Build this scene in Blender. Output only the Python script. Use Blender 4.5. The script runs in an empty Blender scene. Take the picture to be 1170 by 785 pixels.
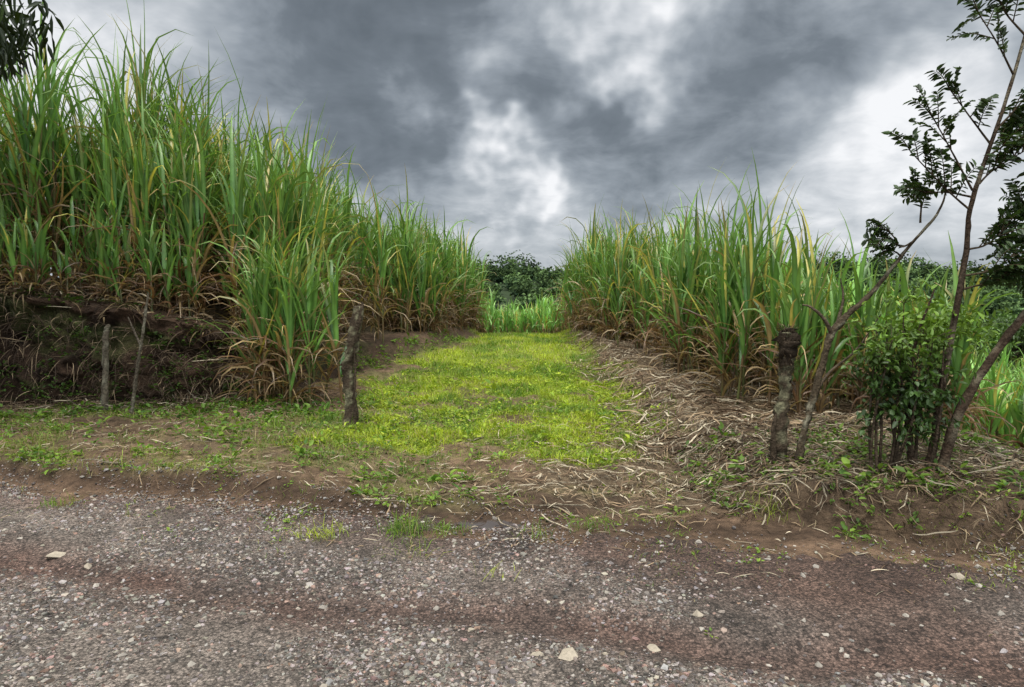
import bpy, math
import numpy as np
from mathutils import Vector
rng = np.random.default_rng(11)
U = rng.uniform
# ------------------------------------------------------------------ helpers
def ss(a, b, x):
    t = np.clip((np.asarray(x, float) - a) / (b - a), 0, 1)
    return t * t * (3 - 2 * t)

def _hash(ix, iy, s):
    h = (ix.astype(np.int64) * 374761393 + iy.astype(np.int64) * 668265263 + s * 974634777) & 0xffffffff
    h = ((h ^ (h >> 13)) * 1274126177) & 0xffffffff
    return ((h ^ (h >> 16)) & 0xffffff) / float(0xffffff)

def vn(x, y, s=0):
    x = np.asarray(x, float); y = np.asarray(y, float)
    ix = np.floor(x); iy = np.floor(y); fx = x - ix; fy = y - iy
    fx = fx * fx * (3 - 2 * fx); fy = fy * fy * (3 - 2 * fy)
    a = _hash(ix, iy, s); b = _hash(ix + 1, iy, s); c = _hash(ix, iy + 1, s); d = _hash(ix + 1, iy + 1, s)
    return (a * (1 - fx) + b * fx) * (1 - fy) + (c * (1 - fx) + d * fx) * fy

def fbm(x, y, f=1.0, o=4, s=0):
    r = 0; a = 0.5; t = 0
    for i in range(o):
        r = r + a * vn(x * f + 13.7 * i, y * f - 7.1 * i, s + i); t += a; a *= 0.5; f *= 2.07
    return r / t

def sdist(poly, x, y):
    x = np.asarray(x, float); y = np.asarray(y, float)
    best = np.full(x.shape, 1e18); sg = np.ones(x.shape)
    for (ax, ay), (bx, by) in zip(poly[:-1], poly[1:]):
        dx, dy = bx - ax, by - ay
        t = np.clip(((x - ax) * dx + (y - ay) * dy) / (dx * dx + dy * dy), 0, 1)
        ex = x - ax - t * dx; ey = y - ay - t * dy
        d2 = ex * ex + ey * ey
        cr = dx * (y - ay) - dy * (x - ax)
        m = d2 < best
        best = np.where(m, d2, best); sg = np.where(m, np.sign(cr), sg)
    return np.sqrt(best) * sg

BANK = [(-200, 10.5), (-30, 9.6), (-7.5, 9.15), (-4.6, 9.45), (-3.3, 10.6), (-2.75, 13), (-2.0, 16), (-1.35, 19), (-1.0, 24), (-1.2, 60), (-1.2, 300)]
def bankd(x, y):
    return sdist(BANK, x, y) + 0.5 * (fbm(x, y, 1.3, 3, 5) - 0.5)
def edge(x):          # far edge of the gravel road
    return 4.9 - 0.247 * np.asarray(x, float)
def ed(x, y):
    return np.asarray(y, float) - edge(x) + 0.6 * (fbm(x, y, 0.9, 4, 21) - 0.5)
def bankH(x, y): return np.interp(x, [-30, -7, -5.3, -4.3, -3, 0], [1.85, 1.72, 1.45, 1.0, 0.55, 0.45]) * (1 - 0.5 * ss(12, 20, y))
def h(x, y):
    x = np.asarray(x, float); y = np.asarray(y, float)
    e = ed(x, y)
    z = 0.44 * ss(8.0, 20, y) - 0.84 * ss(22, 38, y) + .15 * np.exp(-((x - .1) / 1.4) ** 2) * ss(7.0, 9.5, y) * (1 - ss(20, 26, y))
    z = z + 0.16 * ss(-0.05, 0.22, e) * np.clip(1 - ss(-2.2, -0.6, x) , 0, 1)
    d = bankd(x, y)
    H = bankH(x, y)
    z = z + H * ss(0.0, 0.6, d) * (0.88 + 0.12 * ss(0.4, 2, d))
    z = z + 0.26 * ss(1.5, 2.3, x) * ss(0.25, 0.6, e)
    z = z - 2.3 * ss(4.1, 9.5, x) * ss(0.7, 3.0, e)
    near = np.exp(-np.maximum(y - 12, 0) / 20)
    off = ss(-0.1, 0.4, e)
    z = z + near * ((0.025 + 0.10 * off) * (fbm(x, y, 1.9, 3, 31) - 0.5) + (0.016 + 0.07 * off) * (fbm(x, y, 8, 3, 41) - 0.5))
    z = z - 0.04 * np.exp(-((e + 1.55) / 0.2) ** 2) - 0.02 * np.exp(-((e + 3.1) / 0.22) ** 2)
    z = z - 0.07 * np.exp(-(((x + 0.15) / 0.38) ** 2 + ((y - 4.95) / 0.17) ** 2))
    return z

class MB:
    def __init__(s): s.v = []; s.c = []; s.f = []; s.n = 0
    def add(s, v, f, c):
        v = np.asarray(v, float).reshape(-1, 3)
        c = np.asarray(c, float)
        if c.ndim == 1: c = np.tile(c, (len(v), 1))
        s.v.append(v); s.c.append(c.reshape(-1, 3)); s.f.append(np.asarray(f, np.int64) + s.n); s.n += len(v)
    def build(s, name, mat, smooth=True, parent=None):
        v = np.concatenate(s.v); c = np.concatenate(s.c)
        me = bpy.data.meshes.new(name)
        me.vertices.add(len(v)); me.vertices.foreach_set("co", v.astype(np.float32).ravel())
        li = np.concatenate([f.ravel() for f in s.f])
        tot = np.concatenate([np.full(len(f), f.shape[1]) for f in s.f])
        st = np.concatenate([[0], np.cumsum(tot)[:-1]])
        me.loops.add(len(li)); me.loops.foreach_set("vertex_index", li.astype(np.int32))
        me.polygons.add(len(tot)); me.polygons.foreach_set("loop_start", st.astype(np.int32))
        me.update(calc_edges=True)
        a = me.color_attributes.new("Col", 'FLOAT_COLOR', 'POINT')
        a.data.foreach_set("color", np.concatenate([np.clip(c, 0, 1), np.ones((len(c), 1))], 1).astype(np.float32).ravel())
        me.polygons.foreach_set("use_smooth", np.full(len(tot), smooth))
        me.validate()
        ob = bpy.data.objects.new(name, me); bpy.context.scene.collection.objects.link(ob)
        me.materials.append(mat)
        if parent: ob.parent = parent
        return ob

def strips(mb, base, az, th0, bend, L, W, segs, col, tip=None, fold=0.25, twist=None, p=1.6, mid=None, taper=2.2):
    N = len(az); t = np.linspace(0, 1, segs + 1)[None, :]
    tm = (t[:, 1:] + t[:, :-1]) / 2
    th = np.minimum(th0[:, None] + bend[:, None] * tm ** p, 2.95)
    azs = az[:, None] + 0 * tm
    if twist is not None: azs = azs + twist[:, None] * tm
    d = np.stack([np.sin(th) * np.cos(azs), np.sin(th) * np.sin(azs), np.cos(th)], -1) * (L[:, None, None] / segs)
    pos = base[:, None, :] + np.concatenate([np.zeros((N, 1, 3)), np.cumsum(d, 1)], 1)
    thv = np.minimum(th0[:, None] + bend[:, None] * t ** p, 2.95); azv = az[:, None] + 0 * t
    if twist is not None: azv = azv + twist[:, None] * t
    sd = np.stack([-np.sin(azv), np.cos(azv), 0 * azv], -1)
    nn = np.stack([np.cos(thv) * np.cos(azv), np.cos(thv) * np.sin(azv), -np.sin(thv)], -1)
    if twist is not None:
        tw = (twist[:, None] * 1.3 * t)[..., None]; sd, nn = np.cos(tw) * sd + np.sin(tw) * nn, np.cos(tw) * nn - np.sin(tw) * sd
    w = (W[:, None] * np.minimum(1, 0.4 + 3 * t) * (1 - 0.97 * t ** taper))[..., None] * 0.5
    v = np.stack([pos - sd * w, pos + nn * w * fold * 2, pos + sd * w], 2)
    if tip is None: tip = col
    tt = (t[..., None] ** 2)
    c = col[:, None, :] * (1 - tt) + tip[:, None, :] * tt
    cm = c * 1.0 if mid is None else c * mid
    cc = np.stack([c, cm, c], 2)
    i = (np.arange(N)[:, None, None] * (segs + 1) + np.arange(segs)[None, :, None]) * 3 + np.arange(2)[None, None, :]
    f = np.stack([i, i + 1, i + 4, i + 3], -1).reshape(-1, 4)
    mb.add(v, f, cc.reshape(-1, 3))

def norm(a): return a / np.maximum(np.linalg.norm(a, axis=-1, keepdims=True), 1e-9)

def leaves(mb, pos, d, n, L, W, col, curl=0.15):
    N = len(pos); d = norm(d); s = norm(np.cross(d, n)); n = norm(np.cross(s, d))
    L = np.broadcast_to(L, (N,))[:, None]; W = np.broadcast_to(W, (N,))[:, None] * 0.5
    b = pos; t = pos + d * L - n * L * curl
    m1 = pos + d * L * 0.33; m2 = pos + d * L * 0.7 - n * L * curl * .4; up = n * W * 0.35
    v = np.stack([b, m1 - s * W + up, m2 - s * W * 0.75 + up, t, m2 + s * W * 0.75 + up, m1 + s * W + up], 1)
    i = np.arange(N)[:, None] * 6
    f = np.concatenate([i + np.array([[0, 3, 2, 1]]), i + np.array([[0, 5, 4, 3]])])
    mb.add(v, f, np.repeat(np.broadcast_to(col, (N, 3)), 6, 0))

def tube(mb, pts, rad, col, sides=8, sub=5, rough=0.12, seed=0, col2=None):
    pts = np.array(pts, float); rad = np.array(rad, float); n = len(pts)
    P = []; R = []
    ext = np.vstack([2 * pts[0] - pts[1], pts, 2 * pts[-1] - pts[-2]])
    for i in range(n - 1):
        p0, p1, p2, p3 = ext[i:i + 4]
        for k in range(sub):
            t = k / sub
            P.append(0.5 * ((2 * p1) + (-p0 + p2) * t + (2 * p0 - 5 * p1 + 4 * p2 - p3) * t * t + (-p0 + 3 * p1 - 3 * p2 + p3) * t ** 3))
            R.append(rad[i] * (1 - t) + rad[i + 1] * t)
    P.append(pts[-1]); R.append(rad[-1]); P = np.array(P); R = np.array(R)
    T = norm(np.gradient(P, axis=0)); ref = np.array([0.31, 0.95, 0.05])
    A = norm(np.cross(T, ref)); B = np.cross(T, A)
    a = np.linspace(0, 2 * np.pi, sides, endpoint=False)
    r_ = np.random.default_rng(seed)
    P = P + r_.normal(size=P.shape) * R[:, None] * rough * .5
    rr = R[:, None] * (1 + rough * r_.normal(size=(len(P), sides)))
    v = P[:, None, :] + rr[..., None] * (np.cos(a)[None, :, None] * A[:, None, :] + np.sin(a)[None, :, None] * B[:, None, :])
    m = len(P); v = np.concatenate([v.reshape(-1, 3), P[-1:] + T[-1:] * R[-1] * 0.3])
    i = np.arange(m - 1)[:, None] * sides; j = np.arange(sides)[None, :]; j2 = (j + 1) % sides
    f = np.stack([i + j, i + j2, i + sides + j2, i + sides + j], -1).reshape(-1, 4)
    col = np.array(col, float); c = np.tile(col, (len(v), 1))
    if col2 is not None:
        k = ss(0.52, 0.66, fbm(v[:, 0] * 9 + v[:, 1] * 7, v[:, 2] * 9, 1.5, 3, seed))[:, None]; c = c * (1 - k) + np.array(col2) * k
    c = c * U(0.65, 1.35, (len(v), 1))
    mb.add(v, f, c)
    mb.add(v, np.stack([np.arange(sides) + (m - 1) * sides, (np.arange(sides) + 1) % sides + (m - 1) * sides, np.full(sides, m * sides)], -1), c)
    return P

# ------------------------------------------------------------------ materials
def mat(name, rough=0.8, trans=0.0, nscale=30, namt=0.3, bump=0.0, bscale=60, spec=0.3, fine=None):
    m = bpy.data.materials.new(name); m.use_nodes = True; nt = m.node_tree; N = nt.nodes; K = nt.links; N.clear()
    out = N.new("ShaderNodeOutputMaterial"); at = N.new("ShaderNodeAttribute"); at.attribute_name = "Col"
    tc = N.new("ShaderNodeTexCoord"); nz = N.new("ShaderNodeTexNoise"); nz.inputs["Scale"].default_value = nscale; nz.inputs["Detail"].default_value = 1 if trans else 6
    nz.inputs["Roughness"].default_value = 0.65
    K.new(tc.outputs["Object"], nz.inputs["Vector"])
    mr = N.new("ShaderNodeMapRange"); mr.inputs[1].default_value = 0.3; mr.inputs[2].default_value = 0.7
    mr.inputs[3].default_value = 1 - namt; mr.inputs[4].default_value = 1 + namt; K.new(nz.outputs[0], mr.inputs[0])
    vm = N.new("ShaderNodeVectorMath"); vm.operation = 'SCALE'; K.new(at.outputs["Color"], vm.inputs[0]); K.new(mr.outputs[0], vm.inputs["Scale"])
    colout = vm.outputs[0]
    bs = N.new("ShaderNodeBsdfPrincipled"); bs.inputs["Roughness"].default_value = rough
    bs.inputs["Specular IOR Level"].default_value = spec
    hgt = None
    if fine:
        vo = N.new("ShaderNodeTexVoronoi"); vo.inputs["Scale"].default_value = fine; vo.inputs["Randomness"].default_value = 1; K.new(tc.outputs["Object"], vo.inputs["Vector"])
        sp = N.new("ShaderNodeSeparateColor"); K.new(vo.outputs["Color"], sp.inputs[0])
        m2 = N.new("ShaderNodeMapRange"); m2.inputs[3].default_value = 0.45; m2.inputs[4].default_value = 2.0; K.new(sp.outputs[0], m2.inputs[0])
        md = N.new("ShaderNodeMapRange"); md.inputs[1].default_value = .25; md.inputs[2].default_value = .75; md.inputs[3].default_value = 1.0; md.inputs[4].default_value = 0.45; K.new(vo.outputs["Distance"], md.inputs[0])
        mm = N.new("ShaderNodeMath"); mm.operation = 'MULTIPLY'; K.new(m2.outputs[0], mm.inputs[0]); K.new(md.outputs[0], mm.inputs[1])
        v2 = N.new("ShaderNodeVectorMath"); v2.operation = 'SCALE'; K.new(colout, v2.inputs[0]); K.new(mm.outputs[0], v2.inputs["Scale"]); colout = v2.outputs[0]
        hgt = md.outputs[0]
    K.new(colout, bs.inputs["Base Color"])
    if bump:
        n2 = N.new("ShaderNodeTexNoise"); n2.inputs["Scale"].default_value = bscale; n2.inputs["Detail"].default_value = 6; K.new(tc.outputs["Object"], n2.inputs["Vector"])
        bp = N.new("ShaderNodeBump"); bp.inputs["Strength"].default_value = 1.0; bp.inputs["Distance"].default_value = bump
        K.new(n2.outputs[0], bp.inputs["Height"]); last = bp
        if hgt is not None:
            b3 = N.new("ShaderNodeBump"); b3.inputs["Distance"].default_value = .006; K.new(hgt, b3.inputs["Height"]); K.new(bp.outputs[0], b3.inputs["Normal"]); last = b3
        K.new(last.outputs[0], bs.inputs["Normal"])
    if trans:
        tr = N.new("ShaderNodeBsdfTranslucent"); v3 = N.new("ShaderNodeVectorMath"); v3.operation = 'MULTIPLY'; v3.inputs[1].default_value = (1.2, 1.25, 0.6)
        K.new(colout, v3.inputs[0]); K.new(v3.outputs[0], tr.inputs[0])
        mx = N.new("ShaderNodeMixShader"); mx.inputs[0].default_value = trans; K.new(bs.outputs[0], mx.inputs[1]); K.new(tr.outputs[0], mx.inputs[2]); K.new(mx.outputs[0], out.inputs[0])
    else: K.new(bs.outputs[0], out.inputs[0])
    return m
M_ground = mat("ground_soil", 0.9, 0, 14, 0.5, 0.03, 40, 0.15)
M_road = mat("gravel_surface", 0.7, 0, 20, 0.35, 0.015, 120, 0.25, fine=72)
M_stone = mat("gravel_stone", 0.8, 0, 60, 0.2, 0, 60, 0.25)
M_cane = mat("cane_leaf", 0.36, 0.28, 6, 0.18, 0, 60, 0.55)
M_grass = mat("grass_blade", 0.55, 0.35, 5, 0.2, 0, 60, 0.3)
M_straw = mat("dry_leaf", 0.8, 0.0, 12, 0.3, 0, 60, 0.2)
M_bark = mat("bark", 0.9, 0, 35, 0.6, 0.02, 45, 0.1)
M_leaf = mat("broad_leaf", 0.45, 0.2, 10, 0.2, 0, 60, 0.4)
M_forest = mat("forest_foliage", 0.9, 0.1, 0.3, 0.3, 0, 60, 0.05)

# ------------------------------------------------------------------ masks
def pathmask(x, y):
    L = np.interp(y, [6.6, 9.2, 14, 20, 24], [-2.4, -2.2, -2.0, -1.1, -0.9]); R = np.interp(y, [6.6, 8, 9.2, 14, 20, 24], [0.9, 1.6, 1.9, 1.75, 1.75, 1.8])
    n = (fbm(x, y, 1.6, 4, 61) - 0.5) * 2.0
    hole = 1 - .88 * ss(.51, .62, fbm(x, y, 1.9, 4, 65)) * (1 - ss(11, 16, y))
    return hole * ss(-0.25, 0.35, x - L + n) * ss(-0.25, 0.35, R - x + n) * ss(6.2, 7.6, y + n * 1.6) * (1 - ss(25, 28, y))
def vergemask(x, y):
    e = ed(x, y); n = fbm(x, y, 1.1, 4, 71); n2 = fbm(x, y, 4, 3, 77)
    l = (1 - ss(-0.9, 0.2, x)) * ss(0.05, 0.3, e) * (1 - ss(0.0, 0.3, bankd(x, y)))
    return np.clip(l * (0.08 + ss(0.4, 0.62, 0.5 * n + 0.5 * n2)), 0, 1)
def patch(x, y):
    e = ed(x, y); n = fbm(x, y, 2.6, 4, 81)
    b = np.exp(-((e + 0.25) / 0.5) ** 2) * ss(0.5, 0.66, n)
    r = ss(1.8, 2.8, x) * ss(-1.5, -0.5, e) * (1 - ss(0.25, 0.45, e)) * ss(0.36, 0.56, n)
    c = ss(-.3, .3, x) * ss(0, .4, e) * (1 - ss(3.2, 4.2, e)) * ss(.42, .58, n) * .9
    return np.clip(b * 0.8 + r + c, 0, 1)
def strawmask(x, y):
    e = ed(x, y); n = (fbm(x, y, 1.5, 4, 91) - 0.5); n3 = fbm(x, y, 3.1, 4, 97)
    m = ss(-0.3, 1.0, x + n * 1.5) * ss(0.1, 0.7, e + n) * ss(5.0, 5.8, y + x * 0.25)
    R = np.interp(y, [5, 8, 9.2, 14, 20], [0.0, 0.9, 1.4, 1.6, 1.7])
    m2 = ss(-0.3, 0.4, x - R + n)
    return np.clip(m * m2 * (.4 + .6 * ss(.38, .55, n3)) * (1 - ss(22, 26, y)) + 0.35 * ss(0.5, 0.65, fbm(x, y, 1.2, 3, 95)) * ss(0.1, 0.6, e) * (1 - ss(7, 9, y)), 0, 1)
def mud(x, y):     # churned bare mud where vehicles turn in at the field entrance
    e = ed(x, y); return np.clip(np.exp(-(((x - .9) / 2.3) ** 2 + ((e + .25) / .65) ** 2)) * (.4 + 1.2 * fbm(x, y, 1.6, 3, 401)) + ss(0.5, 2.0, x) * ss(.45, .6, fbm(x, y, .8, 3, 403)) * .7 * ss(-3, -1.2, e), 0, 1)

C = lambda *a: np.array(a, float)
def groundcol(x, y, z):
    n = fbm(x, y, 1.4, 4, 101)[..., None]; n2 = fbm(x, y, 7, 3, 105)[..., None]
    c = C(0.105, 0.066, 0.042) * (0.45 + 1.1 * n2) * (0.5 + 1.0 * n)
    e = ed(x, y)[..., None]
    wet = np.exp(-(((x + 0.1) / 1.8) ** 2 + ((y - 5.2) / 0.7) ** 2))[..., None]
    c = c * (1 - 0.55 * wet)
    s = strawmask(x, y)[..., None] * .8; c = c * (1 - s) + C(0.14, 0.105, 0.065) * (0.3 + 1.3 * n2) * s
    v = vergemask(x, y)[..., None] * 0.6; c = c * (1 - v) + C(0.12, 0.115, 0.04) * (0.6 + 0.8 * n2) * v
    g = pathmask(x, y)[..., None] * 0.85; c = c * (1 - g) + C(0.16, 0.21, 0.025) * (0.5 + 1.0 * n2) * g
    mound = (ss(1.5, 2.2, x) * ss(.1, .3, e[..., 0]) * (1 - ss(1.6, 2.4, e[..., 0])))[..., None] * .75; c = c * (1 - mound) + C(.05, .034, .021) * (.4 + 1.2 * n2) * mound
    st = (np.exp(-((e[..., 0] - .1) / .12) ** 2) * (np.abs(x) > .8))[..., None] * .75; c = c * (1 - st) + C(.04, .025, .016) * st
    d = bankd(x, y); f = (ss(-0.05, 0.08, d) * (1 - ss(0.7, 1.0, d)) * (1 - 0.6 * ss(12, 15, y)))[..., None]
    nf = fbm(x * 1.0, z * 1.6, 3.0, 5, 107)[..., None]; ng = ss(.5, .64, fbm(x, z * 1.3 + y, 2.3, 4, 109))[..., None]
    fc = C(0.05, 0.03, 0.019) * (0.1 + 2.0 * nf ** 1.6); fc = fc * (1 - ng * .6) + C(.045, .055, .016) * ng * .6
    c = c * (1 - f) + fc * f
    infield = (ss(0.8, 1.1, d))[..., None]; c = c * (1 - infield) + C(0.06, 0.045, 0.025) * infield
    far = ss(40, 90, np.hypot(x, y))[..., None]; c = c * (1 - far) + C(0.05, 0.085, 0.02) * far
    return c
def roadcol(x, y):
    e = ed(x, y); n = fbm(x, y, 1.8, 4, 111)[..., None]; n2 = fbm(x, y, 9, 3, 115)[..., None]
    c = C(0.140, 0.113, 0.095) * (0.5 + 1.0 * n2)
    r = np.clip(np.exp(-((e + 1.55) / 0.28) ** 2) + np.exp(-((e + 3.1) / 0.3) ** 2) + 0.9 * np.exp(-((e + 0.1) / 0.5) ** 2), 0, 1)[..., None]
    r = np.clip(r * (0.35 + n), 0, 1)
    c = c * (1 - r) + C(0.095, 0.055, 0.042) * (0.6 + 0.8 * n2) * r
    m = mud(x, y)[..., None]; c = c * (1 - m) + C(.075, .046, .035) * (.6 + .8 * n2) * m
    return c * (0.35 + 1.3 * n)

def grid(xs, ys):
    X, Y = np.meshgrid(xs, ys); nx, ny = len(xs), len(ys)
    i = np.arange(ny - 1)[:, None] * nx + np.arange(nx - 1)[None, :]
    return X.ravel(), Y.ravel(), np.stack([i, i + 1, i + nx + 1, i + nx], -1).reshape(-1, 4)
geo = lambda a, b, n: np.geomspace(a, b, n)
xs = np.concatenate([-geo(9.2, 1800, 55)[::-1], np.arange(-9, 9.01, 0.045), geo(9.2, 1800, 55)])
ys = np.concatenate([-geo(1, 300, 12)[::-1], np.arange(0, 2.5, .1), np.arange(2.5, 8.8, 0.045), np.arange(8.8, 11.2, .016), np.arange(11.2, 14.01, 0.045), geo(14.15, 1900, 90)])
X, Y, F = grid(xs, ys)
Z = h(X, Y); d_ = bankd(X, Y)
fm = ss(0.03, 0.2, d_) * (1 - ss(0.62, 1.0, d_)) * ss(.4, 1.1, bankH(X, Y)) * (1 - ss(11.2, 12.2, Y))
push = fm * (0.65 * (fbm(X, Z * 1.4, 2.6, 5, 301) - .5) + .10 + .42 * (fbm(X, Z * 1.2, 8, 4, 305) - .5) + .16 * ss(.35, .6, d_))
Yd = Y - push; Zd = Z + fm * .25 * (fbm(X, Y * 3, 2.5, 4, 307) - .5)
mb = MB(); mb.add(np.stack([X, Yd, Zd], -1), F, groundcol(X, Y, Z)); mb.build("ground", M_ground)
xr = np.concatenate([-geo(8.2, 70, 40)[::-1], np.arange(-8, 8.01, 0.045), geo(8.2, 70, 40)])
er = np.arange(-5.6, 0.6, 0.045)
XR, ER, F = grid(xr, er); YR = ER + edge(XR)
e_ = ed(XR, YR)
zo = h(XR, YR) + 0.008 - 0.06 * ss(-0.35, 0.25, e_ + 0.8 * (fbm(XR, YR, 5, 3, 131) - 0.5)) - 0.06 * (1 - ss(-5.5, -5.2, ER))
mb = MB(); mb.add(np.stack([XR, YR, zo], -1), F, roadcol(XR, YR)); mb.build("gravel_road", M_road)

# ------------------------------------------------------------------ gravel
def ico():
    p = (1 + 5 ** .5) / 2
    v = np.array([(-1, p, 0), (1, p, 0), (-1, -p, 0), (1, -p, 0), (0, -1, p), (0, 1, p), (0, -1, -p), (0, 1, -p), (p, 0, -1), (p, 0, 1), (-p, 0, -1), (-p, 0, 1)], float)
    f = np.array([(0, 11, 5), (0, 5, 1), (0, 1, 7), (0, 7, 10), (0, 10, 11), (1, 5, 9), (5, 11, 4), (11, 10, 2), (10, 7, 6), (7, 1, 8), (3, 9, 4), (3, 4, 2), (3, 2, 6), (3, 6, 8), (3, 8, 9), (4, 9, 5), (2, 4, 11), (6, 2, 10), (8, 6, 7), (9, 8, 1)])
    return v / np.linalg.norm(v[0]), f
ICO = ico()
OCT = (np.array([(1, 0, .1), (0, 1, -.1), (-1, 0, .15), (0, -1, 0), (.1, .1, 1), (0, 0, -1)], float), np.array([(0, 1, 4), (1, 2, 4), (2, 3, 4), (3, 0, 4), (1, 0, 5), (2, 1, 5), (3, 2, 5), (0, 3, 5)]))
def stones(mb, x, y, r, col, sink=0.25, shp=None):
    IV, IF = shp or ICO; q = len(IV)
    N = len(x); v = IV[None] * (1 + 0.16 * rng.normal(size=(N, q, 1))) * np.stack([U(0.8, 1.4, N), U(0.65, 1.0, N), U(0.45, 0.8, N)], -1)[:, None, :] * r[:, None, None]
    v = v + .18 * r[:, None, None] * rng.normal(size=v.shape)
    a = U(0, 6.28, N)[:, None]; vx = v[..., 0] * np.cos(a) - v[..., 1] * np.sin(a); vy = v[..., 0] * np.sin(a) + v[..., 1] * np.cos(a)
    z = h(x, y) + r * sink + .004
    vv = np.stack([vx + x[:, None], vy + y[:, None], v[..., 2] + z[:, None]], -1)
    f = (np.arange(N)[:, None, None] * q + IF[None]).reshape(-1, 3)
    mb.add(vv, f, np.repeat(col, q, 0))
def stonecol(n):
    g = 0.055 + .26 * U(0, 1, n) ** 1.5; t = np.stack([g * U(1.0, 1.15, n), g * U(0.88, 0.98, n), g * U(0.74, 0.92, n)], -1)
    red = U(0, 1, n) < 0.2; t[red] = t[red] * C(0.95, 0.72, 0.65); return t
mb = MB()
n = 330000
y = 2.2 * (7.0 / 2.2) ** (U(0, 1, n) ** 1.2); x = U(-1, 1, n) * (y * 0.8 + 0.4); e = ed(x, y)
keep = (1 - .92 * mud(x, y)) * (1 - ss(-0.5, 0.6, e)) * (0.06 + 0.94 * ss(.34, .58, fbm(x, y, 1.6, 4, 141))) * (1 - 0.9 * np.exp(-((e + 1.55) / 0.27) ** 2)) * (1 - 0.8 * np.exp(-((e + 3.1) / 0.25) ** 2))
k = U(0, 1, n) < keep; x = x[k]; y = y[k]; n = len(x); print("stones", n)
r = np.clip(np.exp(rng.normal(-5.22, 0.42, n)), 0.0022, 0.018)
sm = r < .009
cc = stonecol(n)
stones(mb, x[sm], y[sm], r[sm], cc[sm], shp=OCT); stones(mb, x[~sm], y[~sm], r[~sm], cc[~sm])
n = 380; y = U(2.5, 6, n); x = U(-1, 1, n) * y * 0.8; k = ed(x, y) < 0.3; x = x[k]; y = y[k]; n = len(x)
g = U(0.12, 0.34, n); stones(mb, x, y, U(0.008, 0.02, n), np.stack([g, g * .88, g * .75], -1))
xx = C(0.25, 0.12, 0.66, 0.42, -2.9, -2.6, 0.95, -0.2, 2.6); yy = C(2.98, 3.0, 3.1, 3.0, 4.25, 4.1, 3.4, 3.25, 3.9)
stones(mb, xx, yy, C(.05, .025, .035, .018, .04, .028, .032, .022, .035), np.tile(C(.31, .26, .2), (9, 1)), .15)
mb.build("gravel", M_stone, smooth=False)

# ------------------------------------------------------------------ sugarcane
def cane(mb, x, y, H, nl=12, nd=6, segs=7, bright=None, wscale=1.0):
    x = np.asarray(x, float); y = np.asarray(y, float)
    N = len(x); z = h(x, y) - 0.05
    base = np.stack([x, y, z], -1); laz = U(0, 6.28, N); lean = np.abs(rng.normal(0, 0.12, N)); hs = H * U(0.42, 0.56, N)
    ld = np.stack([np.sin(lean) * np.cos(laz), np.sin(lean) * np.sin(laz), np.cos(lean)], -1)
    K = 7; S = 5; t = np.linspace(0, 1, K); a = np.arange(S) * 2 * np.pi / S
    P = base[:, None, :] + ld[:, None, :] * (hs[:, None] * t[None])[..., None]
    R = (0.019 * (1 - 0.4 * t))[None, :] * U(0.8, 1.2, N)[:, None]
    ring = np.stack([np.cos(a), np.sin(a), 0 * a], -1)
    v = P[:, :, None, :] + R[:, :, None, None] * ring[None, None]
    i = (np.arange(N)[:, None, None] * K + np.arange(K - 1)[None, :, None]) * S; j = np.arange(S)[None, None, :]; j2 = (j + 1) % S
    f = np.stack([i + j, i + j2, i + S + j2, i + S + j], -1).reshape(-1, 4)
    sc = np.where(U(0, 1, (N, K, 1)) < 0.5, C(0.20, 0.12, 0.055), C(0.13, 0.14, 0.045)) * U(0.5, 1.2, (N, K, 1))
    mb.add(v, f, np.repeat(sc.reshape(-1, 3), S, 0))
    if bright is None: bright = np.ones(N)
    M = N * nl; si = np.repeat(np.arange(N), nl); li = np.tile(np.arange(nl), N)
    ft = 0.25 + 0.75 * ((li + U(0, 1, M)) / nl) ** .8
    b = base[si] + ld[si] * (hs[si] * ft)[:, None]
    az = (U(0, 6.28, N))[si] + np.pi * li + rng.normal(0, 0.55, M)
    th0 = (0.5 - 0.43 * (ft - 0.25) / .75) * U(0.5, 1.3, M)
    soft = U(0, 1, M) < 0.3
    bend = np.where(soft, U(1.6, 2.9, M), U(0.15, 1.2, M))
    L = H[si] * U(0.34, 0.54, M) * (0.8 + 0.25 * ft)
    W = U(0.042, 0.078, M) * wscale
    g = U(0, 1, (M, 1)) * .7 + .3 * U(0, 1, N)[si][:, None]
    col = (C(0.036, 0.105, 0.024) * (1 - g) + C(0.15, 0.285, 0.066) * g) * U(0.8, 1.15, (M, 1)) * bright[si][:, None]
    yel = U(0, 1, M) < 0.07; col[yel] = C(0.38, 0.34, 0.08)
    low = (ft < .5) & (U(0, 1, M) < .35); col[low] = C(.28, .19, .09)
    tip = col * 0.85 + C(0.05, 0.035, 0.0) ; dt = U(0, 1, M) < 0.16; tip[dt] = C(0.26, 0.18, 0.08)
    strips(mb, b, az, th0, bend, L, W, segs, col, tip, 0.22, rng.normal(0, 0.45, M), 2.6, mid=1.5, taper=2.2)
    if nd:
        M = N * nd; si = np.repeat(np.arange(N), nd); ft = U(0.02, 0.62, M)
        b = base[si] + ld[si] * (hs[si] * ft)[:, None]
        col = np.where(U(0, 1, (M, 1)) < 0.6, C(0.36, 0.25, 0.13), C(0.20, 0.105, 0.05)) * U(0.45, 1.2, (M, 1))
        strips(mb, b, U(0, 6.28, M), U(0.1, 1.0, M), U(0.8, 2.8, M), H[si] * U(0.16, 0.38, M), U(0.016, 0.045, M) * wscale, 5, col, col * 0.8, 0.3, rng.normal(0, 1.2, M), 1.1)

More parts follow.
